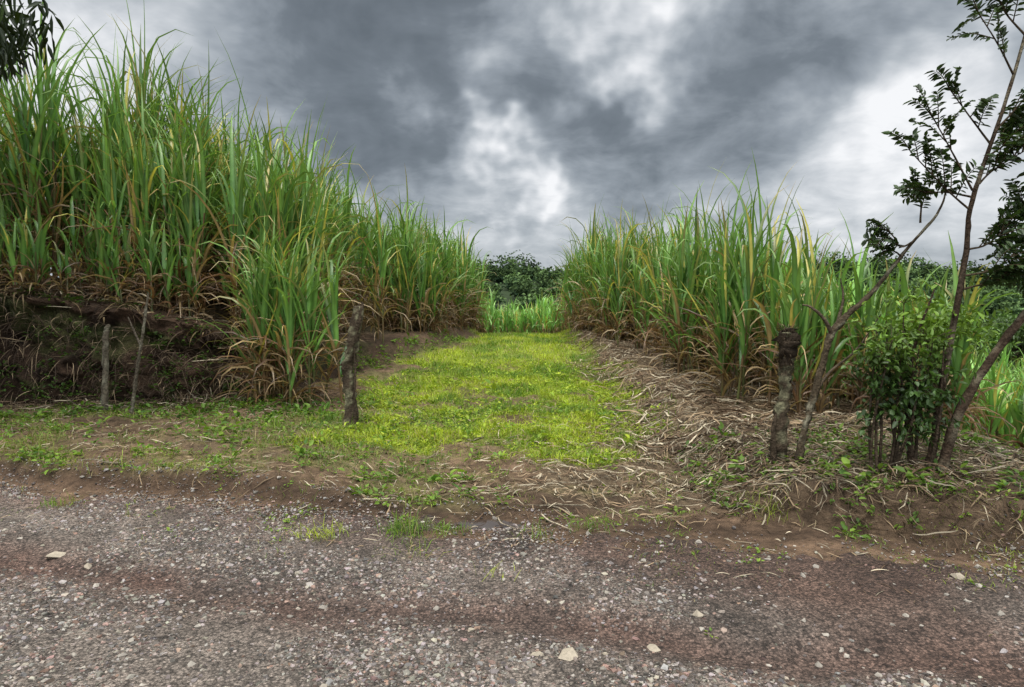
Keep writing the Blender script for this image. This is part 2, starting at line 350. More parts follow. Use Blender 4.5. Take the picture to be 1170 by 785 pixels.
def scatter(n, x0, x1, y0, y1, fn):
    x = U(x0, x1, n); y = U(y0, y1, n); k = U(0, 1, n) < fn(x, y); return x[k], y[k]
def stools(x, y, per, spread, HF):
    N = len(x); k = np.maximum(2, rng.poisson(per, N)); i = np.repeat(np.arange(N), k)
    H0 = HF(x, y) * U(.82, 1.16, N)
    return x[i] + rng.normal(0, spread, len(i)), y[i] + rng.normal(0, spread, len(i)), H0[i] * U(.68, 1.1, len(i)) * np.where(U(0, 1, len(i)) < .08, 1.15, 1)
def HL(x, y): return np.interp(x, [-9, -7, -5, -3, 0], [4.5, 4.3, 3.85, 3.4, 3.1]) * (0.78 + 0.44 * fbm(x, y, 0.8, 3, 151))
mb = MB()
x, y = scatter(860, -15, -1, 9.0, 30, lambda x, y: ((bankd(x, y) > 0.42) & (bankd(x, y) < 3.2) & (x > -y * 0.86)) * (1.0 - 0.4 * ss(1.2, 3.2, bankd(x, y))))
x, y, H = stools(x, y, 5.2, .13, HL); k = bankd(x, y) > .3; x, y, H = x[k], y[k], H[k]; print("left", len(x))
cane(mb, x, y, H, 11, 9)
x, y = scatter(900, -11, -3, 9.2, 11.6, lambda x, y: ((bankd(x, y) > 0.55) & (bankd(x, y) < 1.1)) * .8); n = len(x)
cane(mb, x, y, U(.8, 1.9, n), 5, 10, 6)
x, y = scatter(300, -22, -3, 11.5, 24, lambda x, y: ((bankd(x, y) > 3.2) & (bankd(x, y) < 8) & (x > -y * 0.86)) * 0.9)
x, y, H = stools(x, y, 5, .2, HL); cane(mb, x, y, H * .95, 8, 5, 5, None, 1.3)
n = 24; cane(mb, -3.2 + rng.normal(0, 0.3, n), 9.6 + rng.normal(0, 0.22, n), U(2.1, 3.1, n), 11, 11)
cane(mb, C(-3.25, -3.5, -3.1), C(11.2, 11.4, 11.5), C(4.7, 4.2, 4.3), 12, 4)
mb.build("sugarcane_field", M_cane)
mb = MB()
def RE(y): return np.interp(y, [7, 7.6, 8.4, 9.5, 12, 16, 20, 26], [4.7, 3.7, 3.05, 2.8, 2.6, 2.4, 2.0, 1.9])
def HR(x, y): return np.interp(x - .06 * (y - 8), [1.8, 3.4, 4.4, 5.6, 8], [3.25, 3.05, 2.3, 1.75, 1.6]) * (0.78 + 0.44 * fbm(x, y, 0.8, 3, 161))
x, y = scatter(330, 1.8, 7, 7.2, 26, lambda x, y: ((x > RE(y) + 0.2) & (x < RE(y) + 2.6)) * 1.0)
x, y, H = stools(x, y, 5.2, .13, HR); k = x > RE(y) - .1; x, y, H = x[k], y[k], H[k]; print("right", len(x))
cane(mb, x, y, H, 11, 9)
cane(mb, C(2.95, 3.1, 3.3), C(8.9, 9.1, 8.7), C(3.3, 3.2, 3.0), 12, 4)
x, y = scatter(1200, 4, 26, 6.0, 26, lambda x, y: ((x > RE(y) + 1.6) & (x < y * 0.9) & (x > 4.2)) * (0.9 - 0.5 * ss(12, 22, y)))
x, y, H = stools(x, y, 4.5, .2, HR); print("right2", len(x)); cane(mb, x, y, H, 9, 1, 5, U(1.3, 1.9, len(x)))
mb.build("sugarcane_field", M_cane)
mb = MB()
x, y = scatter(380, -5, 14, 27, 40, lambda x, y: (np.abs(x) < 20) * 1.0)
x, y, H = stools(x, y, 5, .2, lambda x, y: U(1.5, 2.1, len(x))); cane(mb, x, y, H, 8, 0, 5, U(1.5, 2.0, len(x)), 1.2)
mb.build("sugarcane_field", M_cane)

# ------------------------------------------------------------------ grass and weeds
mb = MB()
def grass(n, x0, x1, y0, y1, fn, hmin, hmax, w, ca, cb, dryp=.07):
    x, y = scatter(n, x0, x1, y0, y1, fn); N = len(x)
    if N == 0: return
    base = np.stack([x, y, h(x, y) - 0.005], -1); g = np.clip(ss(.3, .7, fbm(x, y, 1.3, 4, 171))[:, None] + U(-.2, .2, (N, 1)), 0, 1)
    col = (ca * (1 - g) + cb * g) * U(0.65, 1.25, (N, 1)); dry = U(0, 1, N) < dryp; col[dry] = C(.33, .26, .12) * U(.6, 1.1)
    th = U(0.05, 0.9, N)
    strips(mb, base, U(0, 6.28, N), th, U(0.2, 1.6, N), U(hmin, hmax, N) * (0.1 + 1.8 * fbm(x, y, 2.2, 3, 175)), U(0.6, 1.3, N) * w, 2, col, col * 1.15, 0.2)
A_, B_ = C(0.09, 0.18, 0.018), C(0.36, 0.42, 0.03)
grass(115000, -3.2, 2.6, 6.0, 13, pathmask, 0.03, 0.12, 0.009, A_, B_, .1)
grass(45000, -2.6, 2.6, 13, 28, pathmask, 0.05, 0.14, 0.016, A_, B_, .1)
grass(64000, -8, 0.3, 5.2, 10.2, lambda x, y: vergemask(x, y) * 0.7, 0.03, 0.1, 0.007, C(0.08, 0.14, 0.02), C(0.24, 0.28, 0.05), .4)
grass(56000, -4.5, 5, 2.8, 9, lambda x, y: patch(x, y), 0.02, 0.06, 0.005, C(0.10, 0.17, 0.02), C(0.24, 0.30, 0.035), .15)
for tx, ty, hh, m_ in [(-0.75, 4.65, .12, 160), (-0.45, 4.7, .1, 90), (0.55, 4.75, .12, 60), (0.15, 4.55, .14, 30), (-0.55, 4.2, .14, 18), (-1.3, 4.6, .09, 70), (-0.1, 3.9, .15, 14), (1.9, 4.9, .1, 50), (-2.7, 7.7, .2, 90), (-2.1, 8.1, .2, 80), (-1.7, 7.9, .18, 80), (-3.6, 5.3, .1, 60)]:
    grass(m_ * 3, tx - .2, tx + .2, ty - .14, ty + .14, lambda x, y: np.exp(-((x - tx) ** 2 + (y - ty) ** 2) / 0.015), hh * .5, hh * 1.3, 0.006, A_, B_)
mb.build("grass", M_grass)
mb = MB()
def weeds(n, x0, x1, y0, y1, fn, sz, ca, cb, nl=9, zoff=0):
    x, y = scatter(n, x0, x1, y0, y1, fn); N = len(x); M = N * nl; si = np.repeat(np.arange(N), nl)
    s = (sz * np.exp(rng.normal(0, 0.35, N)))[si]
    az = U(0, 6.28, M); el = U(0.0, 1.2, M)
    d = np.stack([np.cos(az) * np.cos(el), np.sin(az) * np.cos(el), np.sin(el)], -1)
    p = np.stack([x[si], y[si] - zoff, h(x, y)[si]], -1) + d * (s * U(0.2, 1.5, M))[:, None] * C(1, 1, 1.1)
    g = U(0, 1, (M, 1)); col = (ca * (1 - g) + cb * g) * U(.75, 1.2, N)[si][:, None]
    leaves(mb, p, d * C(1, 1, .4) + rng.normal(0, .2, (M, 3)), np.stack([0 * az, 0 * az, 1 + 0 * az], -1) + rng.normal(0, .3, (M, 3)), s, s * 0.55, col)
weeds(2900, -8, 0, 5.2, 10.2, lambda x, y: vergemask(x, y), 0.038, C(.06, .13, .018), C(.18, .27, .03))
weeds(6500, -3, 2.2, 6.0, 14, lambda x, y: pathmask(x, y), 0.034, C(.12, .22, .02), C(.37, .43, .035), 7)
weeds(1600, -3, 5, 3.2, 9, lambda x, y: patch(x, y), 0.024, C(.09, .17, .02), C(.2, .28, .03), 7)
weeds(1300, -9, -2.4, 8.5, 9.9, lambda x, y: 0.55 * (fbm(x, y, 2, 3, 181) > .5), 0.05, C(.04, .09, .012), C(.10, .18, .02))
weeds(2600, -9, -2.4, 8.9, 11.2, lambda x, y: 0.9 * (fbm(x, y * 2, 1.6, 3, 183) > .51) * (bankd(x, y) > .1) * (bankd(x, y) < .8), 0.045, C(.03, .07, .012), C(.09, .16, .02), 9, .22)
weeds(900, -3.2, -0.8, 10.5, 19, lambda x, y: 0.9 * (np.abs(bankd(x, y) - .1) < .3), 0.05, C(.07, .14, .015), C(.16, .25, .025))
weeds(1000, 1.6, 5, 4.0, 7, lambda x, y: 0.8 * (ed(x, y) > 0.15) * (fbm(x, y, 2, 3, 191) > .48), 0.04, C(.05, .11, .015), C(.16, .24, .03))
mb.build("weeds", M_grass)

# ------------------------------------------------------------------ dry cane litter
mb = MB()
def litter(x, y, L, W, col, lift=0.03, az=None, lim=.1, curv=.35):
    N = len(x); S = 6; az = U(0, 6.28, N) if az is None else az; cur = rng.normal(0, curv, N); t = np.linspace(-.5, .5, S + 1)
    a = az[:, None] + cur[:, None] * t[None]
    dx = np.cumsum(np.cos(a), 1) * (L / S)[:, None]; dy = np.cumsum(np.sin(a), 1) * (L / S)[:, None]
    px = x[:, None] + dx; py = y[:, None] + dy
    tl = rng.normal(0, .14, N)[:, None]
    h0 = h(x, y)[:, None]
    pz = h0 + np.clip(h(px, py) - h0, -lim, lim) + U(0.003, lift, N)[:, None] + np.abs(tl) * L[:, None] * (t[None] + .5) * .5 + U(0, .05, N)[:, None] * (0.25 - t[None] ** 2)
    w = W[:, None] * (1 - (2 * np.abs(t[None])) ** 3 * .8) / 2
    tilt = U(-.8, .8, N)[:, None]
    sx = -np.sin(a) * w * np.cos(tilt); sy = np.cos(a) * w * np.cos(tilt); sz = w * np.sin(tilt)
    v = np.stack([np.stack([px - sx, py - sy, pz - sz], -1), np.stack([px + sx, py + sy, pz + sz], -1)], 2)
    i = (np.arange(N)[:, None] * (S + 1) + np.arange(S)[None]) * 2
    mb.add(v, np.stack([i, i + 1, i + 3, i + 2], -1).reshape(-1, 4), np.repeat(col, 2 * (S + 1), 0))
def lcol(n):
    p = U(0, 1, (n, 1)); return np.where(p < .25, C(.42, .35, .25), np.where(p < .6, C(.25, .175, .105), C(.12, .075, .045))) * U(.45, 1.15, (n, 1))
x, y = scatter(46000, -0.8, 5, 4.9, 22, lambda x, y: strawmask(x, y) * (0.9 - .4 * ss(10, 20, y))); n = len(x); print("litter", n)
litter(x, y, U(.03, .24, n), U(.003, .014, n), lcol(n), .04)
x, y = scatter(3600, 1.2, 4, 7, 20, lambda x, y: strawmask(x, y)); n = len(x)
litter(x, y, U(.15, .5, n), U(.01, .022, n), lcol(n), .08, lim=.3)
x, y = scatter(6500, -7, 2, 4.9, 9.8, lambda x, y: ss(.1, .5, ed(x, y)) * .8); n = len(x)
litter(x, y, U(.03, .22, n), U(.003, .011, n), lcol(n), .03)
x, y = scatter(1800, -4, 5, 3.2, 5.8, lambda x, y: ss(-1.2, .1, ed(x, y))); n = len(x)
litter(x, y, U(.03, .16, n), U(.003, .008, n), lcol(n), .012)
x, y = scatter(3800, -9.5, -2.2, 8.2, 10.6, lambda x, y: (bankd(x, y) > -.5) * (bankd(x, y) < .05) * 1.0); n = len(x)
litter(x, y, U(.1, .5, n), U(.005, .018, n), lcol(n) * .7, .1)
x, y = scatter(11000, 1.5, 6, 3.8, 7.4, lambda x, y: ss(.15, .5, ed(x, y)) * (.35 + .65 * (fbm(x, y, 2, 3, 231) > .46))); n = len(x)
litter(x, y, U(.04, .3, n), U(.003, .013, n), lcol(n) * U(.35, .9, (n, 1)), .07)
n = 5600; x = U(-11, -2.2, n); y = U(9.0, 14, n); k = (bankd(x, y) > .5) & (bankd(x, y) < 1.1); x = x[k]; y = y[k]; n = len(x)
litter(x, y - .15, U(.2, .7, n), U(.008, .026, n), lcol(n) * .85, .18)
n = 9500; x = U(-10, -2.5, n); y = U(9.0, 12.2, n); k = (bankd(x, y) > .45) & (bankd(x, y) < .85) & (fbm(x, x * 0, 1.6, 3, 233) + U(-.12, .12, n) > .46); x = x[k]; y = y[k]; n = len(x)
hc = np.where(U(0, 1, (n, 1)) < .55, C(.27, .19, .10), C(.07, .045, .028)) * U(.3, 1.1, (n, 1))
strips(mb, np.stack([x, y - .26, h(x, y) + .03], -1), -np.pi / 2 + rng.normal(0, 1.0, n), U(.7, 1.6, n), U(.8, 2.2, n), U(.12, .8, n) * U(.5, 1, n), U(.006, .028, n), 6, hc, hc * .6, .3, rng.normal(0, 1.0, n), .8)
n = 2400; x = U(-10, -3.6, n); t = U(0.1, .95, n); y0 = np.interp(x, [-30, -7.5, -4.6, -3.3], [9.6, 9.15, 9.45, 10.6])
hc = np.where(U(0, 1, (n, 1)) < .25, C(.18, .13, .08), C(.05, .033, .022)) * U(.4, 1.8, (n, 1))
strips(mb, np.stack([x, y0 - .02, t * bankH(x, y0) * .95], -1), -np.pi / 2 + rng.normal(0, 1.0, n), U(1.0, 2.2, n), U(.3, 1.4, n), U(.1, .5, n), U(.004, .012, n), 6, hc, hc, .3, rng.normal(0, 1.6, n), .8)
n = 3600; x = U(1.6, 5, n); y = U(3.5, 6, n); k = (ed(x, y) > .3) & (ed(x, y) < .75); x = x[k]; y = y[k]; n = len(x)
hc = np.where(U(0, 1, (n, 1)) < .3, C(.2, .15, .09), C(.06, .036, .022)) * U(.5, 1.2, (n, 1))
strips(mb, np.stack([x, y, h(x, y)], -1), -np.pi / 2 + rng.normal(-.1, .7, n), U(.6, 1.5, n), U(.8, 1.6, n), U(.08, .3, n), U(.003, .010, n), 5, hc, hc * .8, .3, rng.normal(0, .8, n), .7)
mb.build("dry_leaf_litter", M_straw)
mb = MB()
for i in range(130):
    if i < 70: x0, y0 = U(-.5, 3.4), U(5.0, 8.5)
    else: x0, y0 = U(-6.5, 1.0), U(5.0, 9.0)
    if ed(x0, y0) < 0: continue
    a = U(0, 6.28); L = U(.1, .5); q = []
    for t in np.linspace(0, 1, 4):
        xx_, yy_ = x0 + math.cos(a) * L * t + U(-.02, .02), y0 + math.sin(a) * L * t + U(-.02, .02); q.append((xx_, yy_, float(h(xx_, yy_)) + .015 + U(0, .02)))
    r0 = U(.003, .009); g = U(.4, 1.1); tube(mb, q, [r0, r0 * .9, r0 * .8, r0 * .4], C(.34, .28, .2) * g, 5, 3, .1, i)
mb.build("fallen_sticks", M_bark)

# ------------------------------------------------------------------ posts
def zg(x, y): return float(h(x, y))
BR, LI = C(.05, .036, .024), C(.15, .14, .085)
mb = MB(); g = zg(-1.9, 8)
tube(mb, [(-1.92, 8, g - .2), (-1.9, 8, g + .3), (-1.93, 8.02, g + .7), (-1.86, 8, g + 1.05), (-1.8, 8, g + 1.42)], [.095, .072, .066, .07, .055], BR, 12, 9, .15, 3, LI)
tube(mb, [(-1.84, 8, g + 1.1), (-1.76, 7.95, g + 1.3), (-1.74, 7.95, g + 1.48)], [.04, .03, .012], BR, 7, 3, .15, 4, LI)
tube(mb, [(-1.92, 8, g + .55), (-2.0, 7.98, g + .72)], [.035, .012], BR, 7, 3, .15, 5)
tube(mb, [(-1.88, 7.95, g + .2), (-1.83, 7.94, g + .6), (-1.84, 7.94, g + .95)], [.02, .015, .006], BR, 6, 4, .15, 6)
mb.build("wooden_fence_post", M_bark)
mb = MB(); g = zg(2.28, 5.7)
tube(mb, [(2.25, 5.7, g - .2), (2.25, 5.7, g + .25), (2.29, 5.7, g + .6), (2.3, 5.7, g + .85), (2.3, 5.7, g + 1.1)], [.085, .06, .052, .055, .065], BR, 12, 9, .18, 8, LI)
tube(mb, [(2.3, 5.69, g + .85), (2.3, 5.68, g + 1.0), (2.31, 5.7, g + 1.14)], [.06, .08, .05], BR * .7, 11, 5, .3, 9)
tube(mb, [(2.2, 5.66, g - .05), (2.17, 5.62, g + .25), (2.2, 5.64, g + .42)], [.03, .022, .01], BR, 7, 4, .15, 10)
n = 420; a = U(0, 6.28, n); hc = np.tile(C(.09, .065, .04), (n, 1)) * U(.4, 1.6, (n, 1))
strips(mb, np.stack([2.3 + .055 * np.cos(a), 5.69 + .055 * np.sin(a), g + U(.75, 1.15, n)], -1), a, U(.2, 1.4, n), U(.4, 1.6, n), U(.03, .1, n), U(.004, .010, n), 3, hc)
mb.build("wooden_fence_post", M_bark)
for i, (bx, by, tx, tz, r) in enumerate([(-4.95, 8.75, -4.65, 1.6, .026), (-5.3, 8.8, -5.2, 1.15, .045)]):
    g = zg(bx, by); mb_ = MB()
    tube(mb_, [(bx, by, g - .2), (bx * .65 + tx * .35, by, g + .5), (bx * .3 + tx * .7, by - .02, g + 1.0), (tx, by, g + tz)], [r, r * .85, r * .8, r * .5], C(.085, .07, .05), 8, 8, .16, 20 + i, C(.16, .145, .105))
    if i == 0: tube(mb_, [(-4.76, by, g + .9), (-4.88, by, g + 1.2), (-4.92, by, g + 1.3)], [.016, .011, .005], C(.1, .08, .06), 6, 4, .1, 30)
    mb_.build("wooden_fence_post", M_bark)

# ------------------------------------------------------------------ saplings at right
def spray(wood, leaf, p0, p1, k=11, ll=.07, col=C(.028, .05, .013), droop=.12):
    p0 = np.array(p0, float); p1 = np.array(p1, float); m = (p0 + p1) / 2 + C(0, 0, np.linalg.norm(p1 - p0) * droop)
    P = tube(wood, [p0, m, p1], [.005, .0035, .002], C(.05, .035, .02), 5, 5, .05, 1)
    t = np.linspace(0.1, 1, k); idx = t * (len(P) - 1); pos = np.stack([np.interp(idx, np.arange(len(P)), P[:, q]) for q in range(3)], -1)
    ax = norm(p1 - p0); sd = norm(np.cross(ax, C(0, 0, 1) + rng.normal(0, .6, 3)))
    for s_ in (-1, 1):
        d = sd[None] * s_ + ax[None] * .55 + rng.normal(0, .2, (k, 3)) + C(0, 0, -.15)
        sz = ll * U(.7, 1.25, k)
        leaves(leaf, pos, d, C(0, 0, 1) + rng.normal(0, .5, (k, 3)), sz, sz * .42, col * U(.6, 1.7, (k, 1)))
def fan(wood, leaf, p0, p1, n=4, L=.3, **kw):
    p0 = np.array(p0, float); p1 = np.array(p1, float)
    P = tube(wood, [p0, (p0 + p1) / 2 + rng.normal(0, .03, 3), p1], [.009, .006, .004], C(.055, .04, .025), 6, 5, .06, 2)
    ax = norm(p1 - p0)
    for i in range(n):
        b = P[int(len(P) * (0.35 + .63 * i / n))]; d = norm(ax + rng.normal(0, .6, 3) + C(0, 0, .1)); spray(wood, leaf, b, b + d * L * U(.7, 1.15), **kw)
    spray(wood, leaf, p1, p1 + ax * L * .8, **kw)
BK, BL = C(.045, .03, .02), C(.13, .11, .075)
root = bpy.data.objects.new("sapling_tree", None); bpy.context.scene.collection.objects.link(root)
W_, L_ = MB(), MB(); Y0 = 5.25
tube(W_, [(3.2, Y0, 0.0), (3.28, Y0, .5), (3.33, Y0, .97), (3.46, Y0, 1.9), (3.5, Y0, 2.37), (3.7, Y0, 3.03), (3.87, Y0, 3.7), (3.97, Y0, 4.3)], [.04, .03, .026, .02, .017, .013, .01, .006], BK, 9, 7, .1, 41, BL)
tube(W_, [(3.26, Y0 - .04, 0.0), (3.42, Y0 - .04, .7), (3.7, Y0 - .05, 1.23), (4.0, Y0 - .1, 1.7), (4.45, Y0 - .1, 2.4), (4.7, Y0, 3.0)], [.042, .034, .03, .025, .018, .008], BK * 1.2, 9, 7, .1, 42, BL)
tube(W_, [(3.22, Y0, .0), (3.1, Y0 + .05, .6), (3.15, Y0 + .1, 1.2), (3.3, Y0 + .1, 1.7)], [.03, .02, .014, .006], BK, 7, 5, .1, 43)
for a, b, n, L in [((3.5, Y0, 2.45), (3.1, Y0 - .1, 3.0), 6, .28), ((3.49, Y0, 2.3), (3.0, Y0 - .05, 2.72), 7, .28), ((3.62, Y0, 2.8), (3.3, Y0, 3.2), 4, .22), ((3.5, Y0, 2.4), (3.2, Y0 + .1, 2.45), 4, .24),
                   ((3.78, Y0, 3.3), (3.5, Y0, 3.75), 5, .28), ((3.85, Y0, 3.6), (3.68, Y0 + .1, 3.95), 7, .3), ((3.85, Y0, 3.5), (4.1, Y0, 3.9), 7, .3), ((3.66, Y0, 2.9), (3.95, Y0, 3.25), 9, .32),
                   ((3.55, Y0, 2.5), (3.85, Y0 - .1, 2.75), 10, .32), ((3.6, Y0, 2.7), (3.9, Y0 + .1, 2.95), 10, .32), ((3.47, Y0, 2.0), (3.8, Y0, 2.2), 11, .3), ((3.45, Y0, 1.8), (3.82, Y0 - .1, 2.0), 11, .28), ((3.46, Y0, 1.7), (3.75, Y0 - .1, 1.8), 8, .25),
                   ((4.1, Y0, 1.85), (3.9, Y0, 2.3), 9, .3), ((4.2, Y0, 2.0), (4.0, Y0 - .1, 1.75), 9, .28), ((4.3, Y0, 2.2), (4.2, Y0, 2.8), 8, .3), ((3.95, Y0, 4.1), (3.9, Y0, 4.5), 8, .3)]:
    fan(W_, L_, a, b, n, L)
W_.build("trunk_and_branches", M_bark, parent=root); L_.build("foliage", M_leaf, parent=root)
root = bpy.data.objects.new("bent_tree", None); bpy.context.scene.collection.objects.link(root)
W_, L_ = MB(), MB(); Y1 = 5.65; g = zg(2.4, Y1)
tube(W_, [(2.39, Y1, g - .15), (2.42, Y1, g + .15), (2.48, Y1, .68), (2.59, Y1, 1.13), (2.67, Y1, 1.38), (2.96, Y1, 1.67), (3.25, Y1, 2.04), (3.44, Y1 - .1, 2.34), (3.5, Y1 - .1, 2.6)], [.042, .03, .027, .027, .03, .018, .013, .009, .004], C(.07, .052, .033), 10, 8, .15, 51, C(.19, .17, .12))
tube(W_, [(2.66, Y1, 1.32), (2.56, Y1 - .05, 1.46), (2.45, Y1 - .05, 1.56), (2.38, Y1 - .05, 1.58)], [.02, .014, .010, .005], C(.08, .06, .04), 8, 4, .1, 52)
tube(W_, [(2.68, Y1, 1.38), (2.75, Y1 + .03, 1.62), (2.72, Y1 + .03, 1.8)], [.016, .010, .004], C(.08, .06, .04), 8, 4, .1, 53)
tube(W_, [(2.5, Y1, .75), (2.62, Y1, 1.0), (2.85, Y1, 1.2), (3.05, Y1, 1.5)], [.016, .012, .008, .004], C(.08, .06, .04), 8, 4, .1, 54)
for a, b, n, L in [((3.3, Y1, 2.1), (3.12, Y1, 2.16), 5, .26), ((3.2, Y1, 1.98), (3.05, Y1, 2.05), 2, .2), ((3.35, Y1, 2.25), (3.3, Y1, 2.5), 4, .22)]:
    fan(W_, L_, a, b, n, L)
W_.build("trunk_and_branches", M_bark, parent=root); L_.build("foliage", M_leaf, parent=root)
root = bpy.data.objects.new("leafy_shrub", None); bpy.context.scene.collection.objects.link(root)
W_, L_ = MB(), MB()
stems = []
for i in range(14):
    bx = U(2.76, 3.3); tx = U(2.8, 3.45); P = tube(W_, [(bx, Y0 + U(-.05, .15), 0.0), ((bx + tx) / 2 + U(-.08, .08), Y0 + U(-.1, .1), .6), (tx, Y0 + U(-.15, .2), U(1.1, 1.65))], [.014 if i else .035, .011, .004], C(.05, .036, .024), 7, 7, .1, 60 + i); stems.append(P)
for P in stems:
    for j in range(16):
        q = P[rng.integers(5, len(P))]
        if fbm(q[0] * 3, q[2] * 3, 1.3, 2, 401) < .44: continue
        dr = norm(rng.normal(0, 1, 3) * C(1, .8, .6) + C(0, 0, .25)); L = U(.1, .26)
        tube(W_, [q, q + dr * L], [.003, .0015], C(.06, .05, .025), 4, 2, .05, 1)
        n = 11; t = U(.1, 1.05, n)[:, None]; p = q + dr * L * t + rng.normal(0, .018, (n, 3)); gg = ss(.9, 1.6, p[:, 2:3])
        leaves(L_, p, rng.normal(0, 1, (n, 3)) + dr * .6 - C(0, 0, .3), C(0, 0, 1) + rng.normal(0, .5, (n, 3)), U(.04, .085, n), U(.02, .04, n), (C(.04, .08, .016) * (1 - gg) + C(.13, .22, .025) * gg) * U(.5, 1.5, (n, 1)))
n = 700; p = np.stack([rng.normal(3.4, .2, n), Y0 + .25 + rng.normal(0, .15, n), rng.normal(1.42, .1, n)], -1)
leaves(L_, p, rng.normal(0, 1, (n, 3)), C(0, 0, 1) + rng.normal(0, .5, (n, 3)), U(.04, .08, n), U(.02, .038, n), C(.15, .25, .028) * U(.5, 1.4, (n, 1)))
for i in range(8):
    tx = rng.normal(3.4, .16); tube(W_, [(3.3, Y0, .9), (tx * .6 + 3.3 * .4, Y0 + .15, 1.15), (tx, Y0 + .25, 1.45)], [.01, .007, .003], C(.07, .06, .03), 5, 4, .1, 80 + i)
W_.build("stems", M_bark, parent=root); L_.build("foliage", M_leaf, parent=root)

# ------------------------------------------------------------------ trees
def tree(name, x, y, z0, trunk_h, R, crown, nleaf, ll, ca, cb, seed=0, squash=.75, hang=.5):
    root = bpy.data.objects.new(name, None); bpy.context.scene.collection.objects.link(root)
    r = np.random.default_rng(seed); W_, L_ = MB(), MB(); c = C(*crown)
    top = c + C(0, 0, R * .3)
    tube(W_, [(x, y, z0 - .2), (x + .05 * R, y, z0 + trunk_h * .5), tuple((C(x, y, z0 + trunk_h) + c) / 2), tuple(top)], [R * .1, R * .08, R * .06, R * .02], C(.08, .06, .045), 10, 6, .08, seed)
    cs = []
    for i in range(22):
        d = norm(r.normal(size=3)); q = c + d * R * r.uniform(.45, .95) * C(1, 1, squash); cs.append(q)
        s = C(x, y, z0 + trunk_h) * .5 + c * .5; tube(W_, [tuple(s), tuple((s + q) / 2 + r.normal(0, .06 * R, 3)), tuple(q)], [R * .035, R * .022, R * .006], C(.08, .06, .045), 6, 4, .08, seed + i)
    cs = np.array(cs); ci = r.integers(0, len(cs), nleaf); br = r.uniform(.5, 1.5, len(cs))[ci][:, None]
    p = cs[ci] + norm(r.normal(size=(nleaf, 3))) * (R * .36 * r.uniform(.2, 1, (nleaf, 1)) ** .5) * C(1, 1, .7)
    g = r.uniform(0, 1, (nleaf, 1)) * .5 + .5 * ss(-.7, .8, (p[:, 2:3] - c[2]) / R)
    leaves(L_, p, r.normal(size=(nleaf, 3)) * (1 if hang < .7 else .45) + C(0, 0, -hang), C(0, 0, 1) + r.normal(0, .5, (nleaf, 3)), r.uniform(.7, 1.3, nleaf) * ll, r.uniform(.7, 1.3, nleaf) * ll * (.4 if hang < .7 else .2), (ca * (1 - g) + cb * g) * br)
    W_.build("trunk_and_branches", M_bark, parent=root); L_.build("foliage", M_leaf, parent=root)
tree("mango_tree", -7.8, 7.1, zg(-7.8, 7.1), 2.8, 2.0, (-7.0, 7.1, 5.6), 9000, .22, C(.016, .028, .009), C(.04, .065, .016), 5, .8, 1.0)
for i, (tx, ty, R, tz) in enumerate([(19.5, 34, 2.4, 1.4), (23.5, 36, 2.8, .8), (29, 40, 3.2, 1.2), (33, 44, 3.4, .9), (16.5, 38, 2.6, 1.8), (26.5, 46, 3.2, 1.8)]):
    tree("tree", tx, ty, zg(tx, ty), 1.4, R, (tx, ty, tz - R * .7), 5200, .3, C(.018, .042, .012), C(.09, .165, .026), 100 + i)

# ------------------------------------------------------------------ hills and distant forest
def ridge(x): return 10.6 + 4.6 * np.exp(-((x - 88) / 40) ** 2) + 2.6 * np.exp(-((x + 5) / 22) ** 2) + 2.4 * (fbm(x, x * 0, 0.03, 3, 211) - .5) - 4.5 * ss(110, 220, x)
hx = np.linspace(-420, 420, 130); hy = np.linspace(110, 420, 50); X, Y, F = grid(hx, hy)
def hillz(x, y): return -3 + (ridge(x * 190 / np.maximum(y, 1)) * y / 190 * .8 + .6) * ss(112, 188, y)
mb = MB(); mb.add(np.stack([X, Y, hillz(X, Y) + 1.0 * (fbm(X, Y, .03, 3, 213) - .5)], -1), F, C(.03, .045, .02)); mb.build("hill", M_ground)
mb = MB()
n = 700; x = U(-40, 210, n); y = 125 + 78 * U(0, 1, n) ** .8
zc = hillz(x, y); R = np.exp(rng.normal(1.05, .35, n)); k = 250; M = n * k; si = np.repeat(np.arange(n), k)
NC = 9; cen = norm(rng.normal(size=(n, NC, 3))) * U(.3, .8, (n, NC, 1)); cen[..., 2] = np.abs(cen[..., 2]) * 1.1; ci = rng.integers(0, NC, M)
d = norm(rng.normal(size=(M, 3))); d[:, 2] = d[:, 2] * .8 + .15
p = np.stack([x, y, zc + R * .25], -1)[si] + (cen[si, ci] + d * .42 * U(.7, 1, (M, 1))) * R[si][:, None]
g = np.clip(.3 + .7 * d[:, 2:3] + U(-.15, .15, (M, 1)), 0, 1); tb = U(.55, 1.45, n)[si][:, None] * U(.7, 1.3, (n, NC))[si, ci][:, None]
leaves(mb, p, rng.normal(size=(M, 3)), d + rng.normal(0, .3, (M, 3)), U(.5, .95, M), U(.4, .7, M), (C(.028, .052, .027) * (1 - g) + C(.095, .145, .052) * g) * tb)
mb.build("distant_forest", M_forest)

# puddles
mp = mat("puddle_water", 0.06, 0, 10, .1, 0, 60, .6)
mb = MB(); a = np.linspace(0, 2 * np.pi, 40, endpoint=False); rr = 1 + .25 * np.sin(a * 3 + 1) + .15 * np.sin(a * 5)
px, py = -.15 + .36 * rr * np.cos(a), 4.95 + .13 * rr * np.sin(a); lvl = float(h(-.15, 4.95)) + .03
v = np.concatenate([np.stack([px, py, 0 * px + lvl], -1), [[-.15, 4.95, lvl]]]); mb.add(v, np.stack([np.arange(40), (np.arange(40) + 1) % 40, np.full(40, 40)], -1), C(.05, .035, .027))
mb.build("puddle", mp)

